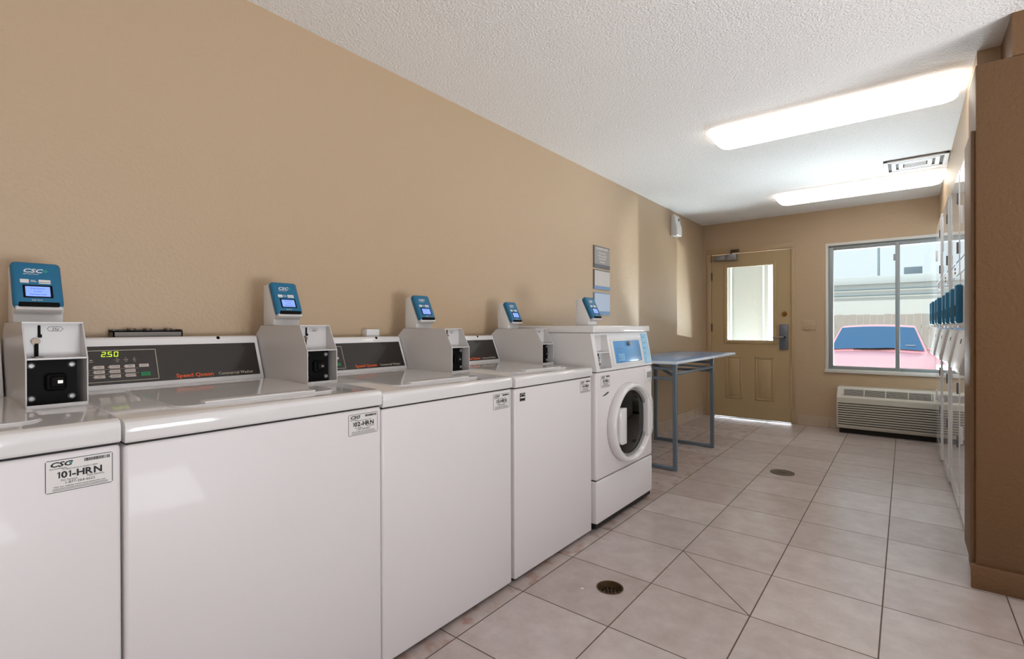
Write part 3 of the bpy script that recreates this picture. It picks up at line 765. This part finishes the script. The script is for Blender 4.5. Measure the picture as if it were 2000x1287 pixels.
# ------------------------------------------------------------------ stacked dryers
DW, DH = .728, 2.075
def make_dryer():
    """front faces -x at x=0, width along +y"""
    t = thing('stacked_dryer', '', 'dryer', (0, 0, 0), 'white stacked dryers along the right side')
    B((.004, .0005, .02), (.80, DW - .0005, DH), .0015, 1).build('cabinet', M['dryerw'], t)
    mb = MB(); mb.box((.03, .01, .0), (.78, DW - .01, .03)); mb.build('toe_base', M['dark'], t, 0)
    for z0, z1, nm in ((.13, .865, 'lower_door'), (1.535, 2.045, 'upper_door')):
        dd = B((0, .004, z0), (.016, DW - .004, z1), .0015, 1).build(nm, M['dryerw'], t)
        for zz in (z0 + .10 * 3, z1 - .11) if nm == 'lower_door' else (z0 + .08, z1 - .13):
            B((-.006, .075, zz - .035), (.002, .088, zz + .035), .002).build('hinge', M['signgrey'], dd)
        B((-.008, DW - .10, (z0 + z1) / 2 - .05), (.002, DW - .085, (z0 + z1) / 2 + .05), .002).build('door_handle', M['dryerw'], dd)
    B((0, .004, .025), (.016, DW - .004, .118), .0015, 1).build('kick_panel', M['dryerw'], t)
    B((.001, .004, 1.452), (.016, DW - .004, 1.526), .001, 1).build('vent_strip', M['dryerw'], t)
    # sloped coin console
    cn = MB().prism([(.02, 1.118), (-.004, 1.116), (-.046, .892), (.02, .880)], 'y', .05, DW - .05, .004).build('coin_console', M['greyw'], t)
    f0, f1 = Vector((-.0465, 0, .894)), Vector((-.0045, 0, 1.114)); upv = (f1 - f0).normalized(); rt = Vector((0, -1, 0)); nn = rt.cross(upv)
    mt = Matrix((rt, upv, nn)).transposed().to_4x4(); mt.translation = f0
    MB().box((-DW + .075, .015, -.001), (-.075, .205, .002), .002, mtx=mt).build('console_face', M['paper'], cn)
    mb = MB(); mb.box((-DW / 2 - .03, .150, .001), (-DW / 2 + .03, .175, .003), mtx=mt); mb.build('console_mark', M['ink'], cn, 0)
    # card readers, one for each drum
    for yy in (.15, .52):
        hs = B((-.024, yy, 1.140), (.014, yy + .106, 1.345), .004).build('card_reader', M['plasticw'], t)
        B((-.052, yy + .006, 1.152), (-.023, yy + .100, 1.352), .010, 3).build('reader_case', M['blue'], hs)
        B((-.0535, yy + .024, 1.185), (-.051, yy + .082, 1.245), .002).build('screen', M['black'], hs)
        B((-.040, yy - .002, 1.128), (.014, yy + .108, 1.142), .003).build('reader_bracket', M['plasticw'], hs)
    mb = MB(); mb.cyl((.002, DW * .42, 1.505), (-.002, DW * .42, 1.505), .008, 12); mb.cyl((.002, DW * .42, 1.48), (-.002, DW * .42, 1.48), .008, 12); mb.build('indicator', M['red'], t)
    return t
dr0 = make_dryer()
dpos = [(2.288, 5.441, 'white stacked dryer beside the window, last of its row'), (2.297, 4.711, 'white stacked dryer second along from the window'),
        (2.309, 3.981, 'white stacked dryer third along from the window'), (2.312, 3.251, 'white stacked dryer directly behind the brown wall end')]
for k, (x, y, lb) in enumerate(dpos):
    if k == 0: dr0.location = (x, y, 0); dr0['label'] = lb
    else: dup(dr0, (x, y, 0), lb)

# ------------------------------------------------------------------ folding table
t = thing('folding_table', 'blue-grey folding table on grey steel legs beyond the front-load washer', 'table', (0, 0, 0))
TZ = .843
B((.045, 3.80, TZ), (.655, 5.52, TZ + .024), .004).build('tabletop', M['top'], t)
mb = MB(); mb.box((.646, 3.802, TZ + .001), (.661, 5.518, TZ + .023), .002); mb.box((.045, 3.793, TZ + .001), (.656, 3.806, TZ + .023), .002); mb.build('edge_band', M['edge'], t)
r = .0155
for yy in (3.845, 4.80):
    for xx in (.636, .085):
        B((xx - r, yy - r, .0), (xx + r, yy + r, TZ), .003, 1).build('leg', M['frame'], t)
    mb = MB(); mb.box((.10, yy - .013, .004), (.621, yy + .013, .032), .003, 1); mb.build('foot_rail', M['frame'], t)
    mb = MB(); mb.box((.10, yy - .012, .795), (.621, yy + .012, .818), .003, 1); mb.box((.10, yy - .012, .715), (.621, yy + .012, .738), .003, 1); mb.build('cross_rail', M['frame'], t)
mb = MB(); mb.box((.626, 3.86, .752), (.646, 4.785, .772), .003, 1); mb.build('side_rail', M['frame'], t)
mb = MB(); mb.tube([(.60, 3.86, .76), (.20, 4.45, .80)], .010, 8, True); mb.tube([(.60, 4.78, .76), (.20, 4.45, .80)], .010, 8, True); mb.build('brace', M['frame'], t)

# ------------------------------------------------------------------ wall air conditioner
t = thing('wall_air_conditioner', 'cream louvred wall air conditioner low under the window', 'air conditioner', (0, 0, 0))
AX0, AX1, AY = 1.482, 2.56, 6.290
prof = [(AY + .035, .052), (AY + .012, .060), (AY, .085), (AY, .385), (AY + .012, .395), (AY + .075, .478), (AY + .095, .486), (YB - .0005, .486), (YB - .0005, .052)]
cv = MB().prism(prof, 'x', AX0, AX1, .006).build('cover', M['ac'], t)
mb = MB()
for k in range(10):
    z = .098 + k * .0245; mb.box((AX0 + .012, AY - .0025, z), (AX1 - .012, AY + .004, z + .0085))
mb.build('intake_slots', M['acdark'], t, 0)
f0 = Vector((AX0, AY + .012, .395)); f1 = Vector((AX0, AY + .075, .478)); upv = (f1 - f0).normalized(); rt = Vector((1, 0, 0)); nn = rt.cross(upv)
mt = Matrix((rt, upv, nn)).transposed().to_4x4(); mt.translation = f0
MB().box((.055, .014, -.002), (.79, .092, .002), mtx=mt).build('outlet_opening', M['acdark'], t, 0)
mb = MB()
for k in range(7): mb.box((.055, .018 + k * .0112, .000), (.79, .0215 + k * .0112, .003), mtx=mt)
for k in range(5): mb.box((.055 + k * .180, .014, .000), (.063 + k * .180, .092, .0065), mtx=mt)
mb.build('outlet_grille', M['ac'], t, 0)
MB().box((.83, .02, -.001), (1.03, .085, .004), .003, mtx=mt).build('control_cover', M['ac'], t)
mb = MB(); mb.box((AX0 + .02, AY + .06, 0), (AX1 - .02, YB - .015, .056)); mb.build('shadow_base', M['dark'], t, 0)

# ------------------------------------------------------------------ wall fittings
def notice(z0, z1, face, band, band2, label, txt):
    y0, y1 = 3.680, 3.962
    t = thing('notice_sign', label, 'sign', (0, (y0 + y1) / 2, z0), 'notice signs stacked on the left wall'); y0, y1 = -.141, .141; h = z1 - z0
    B((.0005, y0, 0), (.010, y1, h), .0015, 1).build('sign_frame', M[band2], t)
    B((.008, y0 + .008, h * .17), (.0115, y1 - .004, h - .008)).build('sign_face', M[face], t, 0)
    B((.008, y0, 0), (.0118, y1, h * .165)).build('sign_band', M[band], t, 0)
    mb = MB()
    for s, sz, fz in txt: mb.text(s, sz, (.0115, 0, h * fz), YP, ZP, .0004, 'CENTER')
    if txt: mb.build('lettering', M['greyink'] if face != 'signgrey2' else M['paper'], t, 0)
M['signgrey2'] = mat('sign_mid_grey', (150, 144, 140), .4)
notice(1.645, 1.832, 'signgrey2', 'signgrey', 'signgrey', 'topmost grey laundry notice with white lettering, dark band below', [('LAUNDRY ROOM', .026, .84), ('Please remove', .022, .66), ('clothes promptly', .022, .53), ('when finished', .022, .40), ('Thank you', .022, .26)])
notice(1.463, 1.629, 'signface', 'signblue', 'signgrey', 'middle plain pale notice with dark frame and blue band below', [])
notice(1.243, 1.434, 'signpale', 'signblue', 'signblue', 'lowest pale blue notice, partly behind a card reader', [])

t = thing('wall_alarm', 'white wall alarm unit high near the back corner', 'alarm', (0, 5.51, 2.16))
MB().prism([(.0005, 0), (.070, .0), (.078, .012), (.076, .10), (.060, .15), (.058, .20), (.045, .235), (.0005, .240)], 'y', -.075, .075, .010, 3).build('alarm_housing', M['plasticw'], t)
mb = MB(); mb.lathe([(0, .010), (.012, .008), (.018, 0)], 18, Matrix.Translation((.057, .02, .185)) @ Matrix.Rotation(PI / 2, 4, 'Y')); mb.build('alarm_lens', M['signgrey'], t)

t = thing('switch_plate', 'tan painted blank wall plate between door and window', 'wall plate', (1.198, YB, 1.155))
B((-.064, -.008, -.058), (.064, -.0003, .058), .003).build('plate', M['wall'], t)
mb = MB(); mb.cyl((0, -.007, .03), (0, -.0095, .03), .004, 10); mb.cyl((0, -.007, -.03), (0, -.0095, -.03), .004, 10); mb.build('plate_screw', M['trim'], t)

t = thing('washer_outlet_box', 'grey metal utility box on the wall behind the 102 washer', 'utility box', (0, .442, .93))
mb = MB(); mb.box((.0005, 0, 0), (.058, .004, .205)); mb.box((.0005, .192, 0), (.058, .196, .205)); mb.box((.054, .0, .0), (.058, .196, .200)); mb.box((.0005, 0, 0), (.006, .196, .205)); mb.box((.0005, 0, .196), (.058, .196, .200))
mb.build('box_shell', M['outlet'], t, 0)
mb = MB()
for yy in (.055, .10, .160): mb.cyl((.03, yy, .196), (.03, yy, .2075), .013, 14)
mb.build('knockout', M['iron'], t)
t = thing('outlet_box', 'small white outlet box on the wall behind the 113 washer', 'utility box', (0, 1.41, 1.06))
B((.0005, 0, 0), (.045, .074, .072), .004).build('box_shell', M['plasticw'], t)
B((.043, .010, .010), (.0465, .064, .062), .002).build('cover_plate', M['plasticw'], t)

# ------------------------------------------------------------------ floor drains
t = thing('floor_drain', 'rusty recessed round floor drain near the washers', 'drain', (1.048, 1.945, 0))
MB().lathe([(.0585, .0004), (.0585, .0016), (.0530, .0016), (.0525, -.026), (.0525, -.031), (0, -.032), (0, -.0325), (.0532, -.0328), (.0534, .0004)], 40).build('drain_rim', M['rust'], t)
gr = MB().lathe([(.051, -.031), (.051, -.024), (.047, -.021), (0, -.0195)], 40).build('drain_grate', M['rust'], t)
for k in range(3):
    n = (1, 6, 12)[k]; R_ = (0, .017, .034)[k]
    for i in range(n):
        a = (R_ * math.cos(2 * PI * i / n), R_ * math.sin(2 * PI * i / n)); zt = -.0195 - R_ * .03
        MB().cyl((a[0], a[1], zt - .002), (a[0], a[1], zt + .0012), .0062, 10).build('drain_hole', M['black'], gr)
t = thing('floor_drain', 'brown flat round floor drain cover in the middle of the floor', 'drain', (1.308, 4.313, 0))
MB().lathe([(.085, .0004), (.085, .003), (.080, .0038), (.074, .0030), (0, .0026)], 40).build('drain_cover', M['iron'], t)
mb = MB(); mb.box((-.03, -.004, .0026), (.03, .004, .0034)); mb.build('cover_slot', M['black'], t)
tag(MB().lathe([(0, .004), (.004, .003), (.008, .001), (.007, 0)], 9, Matrix.Translation((.957, 1.862, .0004))).build('paper_scrap', M['paper']), 'tiny white scrap on the floor beside the rusty drain', 'litter')

# ------------------------------------------------------------------ outside
GZ = -.22
struct(B((-14, YB + .15, GZ - .1), (18, 45, GZ)).build('ground', M['asphalt'], smooth=0))
struct(B((-1.2, YB + .15, GZ), (4.4, 8.6, -.02), .01).build('pavement', M['paving'], smooth=0))
# stucco porch post behind the door pane
t = thing('porch_post', 'white stucco post standing outside behind the door pane', 'post', (.20, 8.05, -.02))
B((-.30, 0, 0), (.28, .35, 3.0), .012).build('post_shaft', M['post'], t)
mb = MB(); mb.box((-.245, -.018, 0), (-.225, .01, 3.0)); mb.box((.205, -.018, 0), (.225, .01, 3.0)); mb.build('post_groove', M['cap'], t, 0)
# fence
t = thing('board_fence', 'grey weathered wood board fence behind the red car', 'fence', (0, 15.5, GZ))
mb = MB(); x = -8.
rnd = random.Random(5)
while x < 12:
    wv = .138; mb.box((x, -.010 + rnd.uniform(-.004, .004), 0.02), (x + wv, .012, 1.66 + rnd.uniform(-.012, .012)), .003, 1); x += wv + .006
mb.build('fence_boards', M['fence'], t)
mb = MB(); mb.box((-8, .012, .3), (12, .05, .39)); mb.box((-8, .012, 1.3), (12, .05, 1.39)); mb.build('fence_rail', M['fence'], t, 0)
for k in range(9): B((-7.8 + k * 2.4, .05, 0), (-7.71 + k * 2.4, .14, 1.6)).build('fence_post', M['fence'], t, 0)
# building
t = thing('white_building', 'low white flat-roofed building beyond the fence', 'building', (0, 18, GZ))
B((-9, 0, 0), (13, 8, 2.74)).build('building_wall', M['bldg'], t, 0)
B((-9.1, -.10, 2.60), (13.1, 8.1, 2.84), .02).build('parapet_cap', M['cap'], t)
mb = MB()
for z in (2.46, 2.28): mb.cyl((-9, -.07, z), (13, -.07, z), .026, 10)
mb.build('wall_pipe', M['pipe'], t)
B((2.03, 1.0, 2.74), (2.46, 1.5, 3.14), .01).build('rooftop_unit', M['unit'], t)
t = thing('utility_pole', 'thin grey pole rising behind the white building', 'pole', (1.13, 27.5, GZ))
mb = MB(); mb.cyl((0, 0, 0), (0, 0, 6.6), .055, 12, .045); mb.build('pole_shaft', M['pipe'], t)
B((-.12, -.12, 0), (.12, .12, .08), .01).build('pole_base', M['pipe'], t)

# car: nose towards the window (local +y forward = world -y)
t = thing('red_car', 'pale red car parked outside facing the window', 'car', (1.63, 12.15, GZ), rz=PI)
def loft(secs, name, mt_, parent, smooth=50):
    mb = MB(); n = len(secs[0])
    for s in secs: mb.v += s
    for i in range(len(secs) - 1):
        for k in range(n):
            j = (k + 1) % n; mb.f.append([i * n + k, i * n + j, (i + 1) * n + j, (i + 1) * n + k])
    mb.f.append(list(range(n))); mb.f.append([(len(secs) - 1) * n + k for k in range(n)][::-1])
    bm = bmesh.new(); me = bpy.data.meshes.new('x'); me.from_pydata(mb.v, [], mb.f); bm.from_mesh(me); bpy.data.meshes.remove(me)
    bmesh.ops.recalc_face_normals(bm, faces=bm.faces[:]); m2 = MB(); m2.add_bm(bm)
    return m2.build(name, mt_, parent, smooth)
def hull(y, hw, zb, zt, crown):
    s = []; n = 9
    for k in range(n + 1):              # top from left to right with crown
        a = -1 + 2 * k / n; s.append((hw * .90 * a, y, zt + crown * (1 - a * a)))
    s += [(hw * .985, y, zt - .06), (hw, y, zt - .20), (hw * .985, y, zb + .12), (hw * .92, y, zb)]
    s += [(-hw * .92, y, zb), (-hw * .985, y, zb + .12), (-hw, y, zt - .20), (-hw * .985, y, zt - .06)]
    return s
body = loft([hull(2.15, .62, .32, .60, .01), hull(2.08, .76, .22, .66, .02), hull(1.90, .84, .20, .735, .03), hull(1.3, .875, .20, .835, .04), hull(.80, .885, .20, .895, .04),
             hull(.2, .89, .20, .91, .03), hull(-.9, .89, .20, .92, .03), hull(-1.7, .87, .22, .95, .04), hull(-2.2, .80, .25, .93, .03), hull(-2.32, .70, .36, .85, .02)], 'car_body', M['carpaint'], t)
def cab(y, hwb, hwt, zb, zt, cr):
    s = []
    for k in range(8): a = -1 + 2 * k / 7; s.append((hwt * a, y, zt + cr * (1 - a * a)))
    s += [(hwt + (hwb - hwt) * .4, y, zt - (zt - zb) * .35), (hwb, y, zb), (-hwb, y, zb), (-hwt - (hwb - hwt) * .4, y, zt - (zt - zb) * .35)]
    return s
cabn = loft([cab(.93, .76, .74, .86, .885, .03), cab(.55, .755, .66, .86, 1.13, .03), cab(.22, .75, .585, .86, 1.335, .025), cab(-.25, .75, .575, .86, 1.375, .03), cab(-.8, .75, .57, .86, 1.35, .03),
             cab(-1.15, .745, .58, .86, 1.22, .03), cab(-1.62, .72, .66, .86, .96, .02)], 'cabin', M['carpaint'], t)
# windshield follows the raked front of the cabin
def shield(y0, z0, w0, y1, z1, w1, off, name, mt_, par, cr0=.03, cr1=.025):
    mb = MB(); n = 10
    d_ = Vector((0, y1 - y0, z1 - z0)).normalized(); nrm = Vector((0, d_.z, -d_.y)); nrm = nrm if nrm.z > 0 else -nrm
    for (y, z, hw, cr) in ((y0, z0, w0, cr0), (y1, z1, w1, cr1)):
        for k in range(n + 1):
            a = -1 + 2 * k / n; p = Vector((hw * a, y, z + cr * (1 - a * a))) + nrm * off; mb.v.append(tuple(p))
    m_ = len(mb.v)
    mb.v += [tuple(Vector(v) - nrm * (off + .012)) for v in list(mb.v)]
    for k in range(n):
        mb.f.append([k, k + 1, n + 2 + k, n + 1 + k]); mb.f.append([m_ + k, m_ + n + 1 + k, m_ + n + 2 + k, m_ + k + 1])
    return mb.build(name, mt_, par, 60)
shield(.905, .915, .690, .262, 1.320, .560, .016, 'windshield', M['carglass'], t)
shield(-1.56, .99, .58, -1.17, 1.21, .52, .016, 'rear_window', M['carglass'], t)
for sgn in (-1, 1):
    mb = MB(); q = [(sgn * .758, .60, .935), (sgn * .62, .20, 1.27), (sgn * .605, -.75, 1.30), (sgn * .755, -1.05, .95)]
    mb.quad(q); o = [tuple(Vector(p) - Vector((sgn * .03, 0, 0))) for p in q]; mb.quad(o[::-1]); mb.build('side_window', M['carglass'], t, 0)
    mr = MB(); mr.box((sgn * .86 - .0, .55, .93), (sgn * 1.05, .68, 1.06), .035, 3) if sgn > 0 else mr.box((-1.05, .55, .93), (-.86, .68, 1.06), .035, 3)
    mr.box((min(sgn * .72, sgn * .90), .59, .93), (max(sgn * .72, sgn * .90), .64, .965), .01); mr.build('side_mirror', M['carpaint'], t)
    mb = MB(); mb.box((sgn * .60 - .16, 1.93, .52), (sgn * .60 + .16, 2.11, .655), .04, 3); mb.build('headlight', M['plasticw'], t)
    for yy in (1.38, -1.42):
        wl = MB().lathe([(.0, -.10), (.19, -.10), (.20, -.09), (.29, -.10), (.315, -.07), (.315, .07), (.29, .10), (.20, .09), (.19, .08), (0, .08)], 32, Matrix.Translation((sgn * .80, yy, .315)) @ Matrix.Rotation(PI / 2, 4, 'Y')).build('wheel', M['rubber'], t)
        MB().lathe([(0, .108), (.05, .112), (.17, .105), (.19, .09)], 24, Matrix.Translation((sgn * .80, yy, .315)) @ Matrix.Rotation(sgn * PI / 2, 4, 'Y')).build('hubcap', M['steel'], wl)
    mb = MB(); mb.tube([(sgn * .05 + .28, .955, .935), (sgn * .05 - .32 + .05, .90, .962)], .010, 6); mb.build('wiper', M['black'], t)
B((-.42, 2.10, .40), (.42, 2.165, .55), .02).build('grille', M['black'], t)
B((-.80, 2.02, .24), (.80, 2.19, .40), .05, 3).build('front_bumper', M['carpaint'], t)
mt = Matrix.Translation((-.50, .80, 1.005)) @ Matrix.Rotation(math.radians(-58), 4, 'X')
MB().box((-.07, -.002, -.03), (.07, .002, .03), mtx=mt).build('windshield_tag', M['paper'], t, 0)
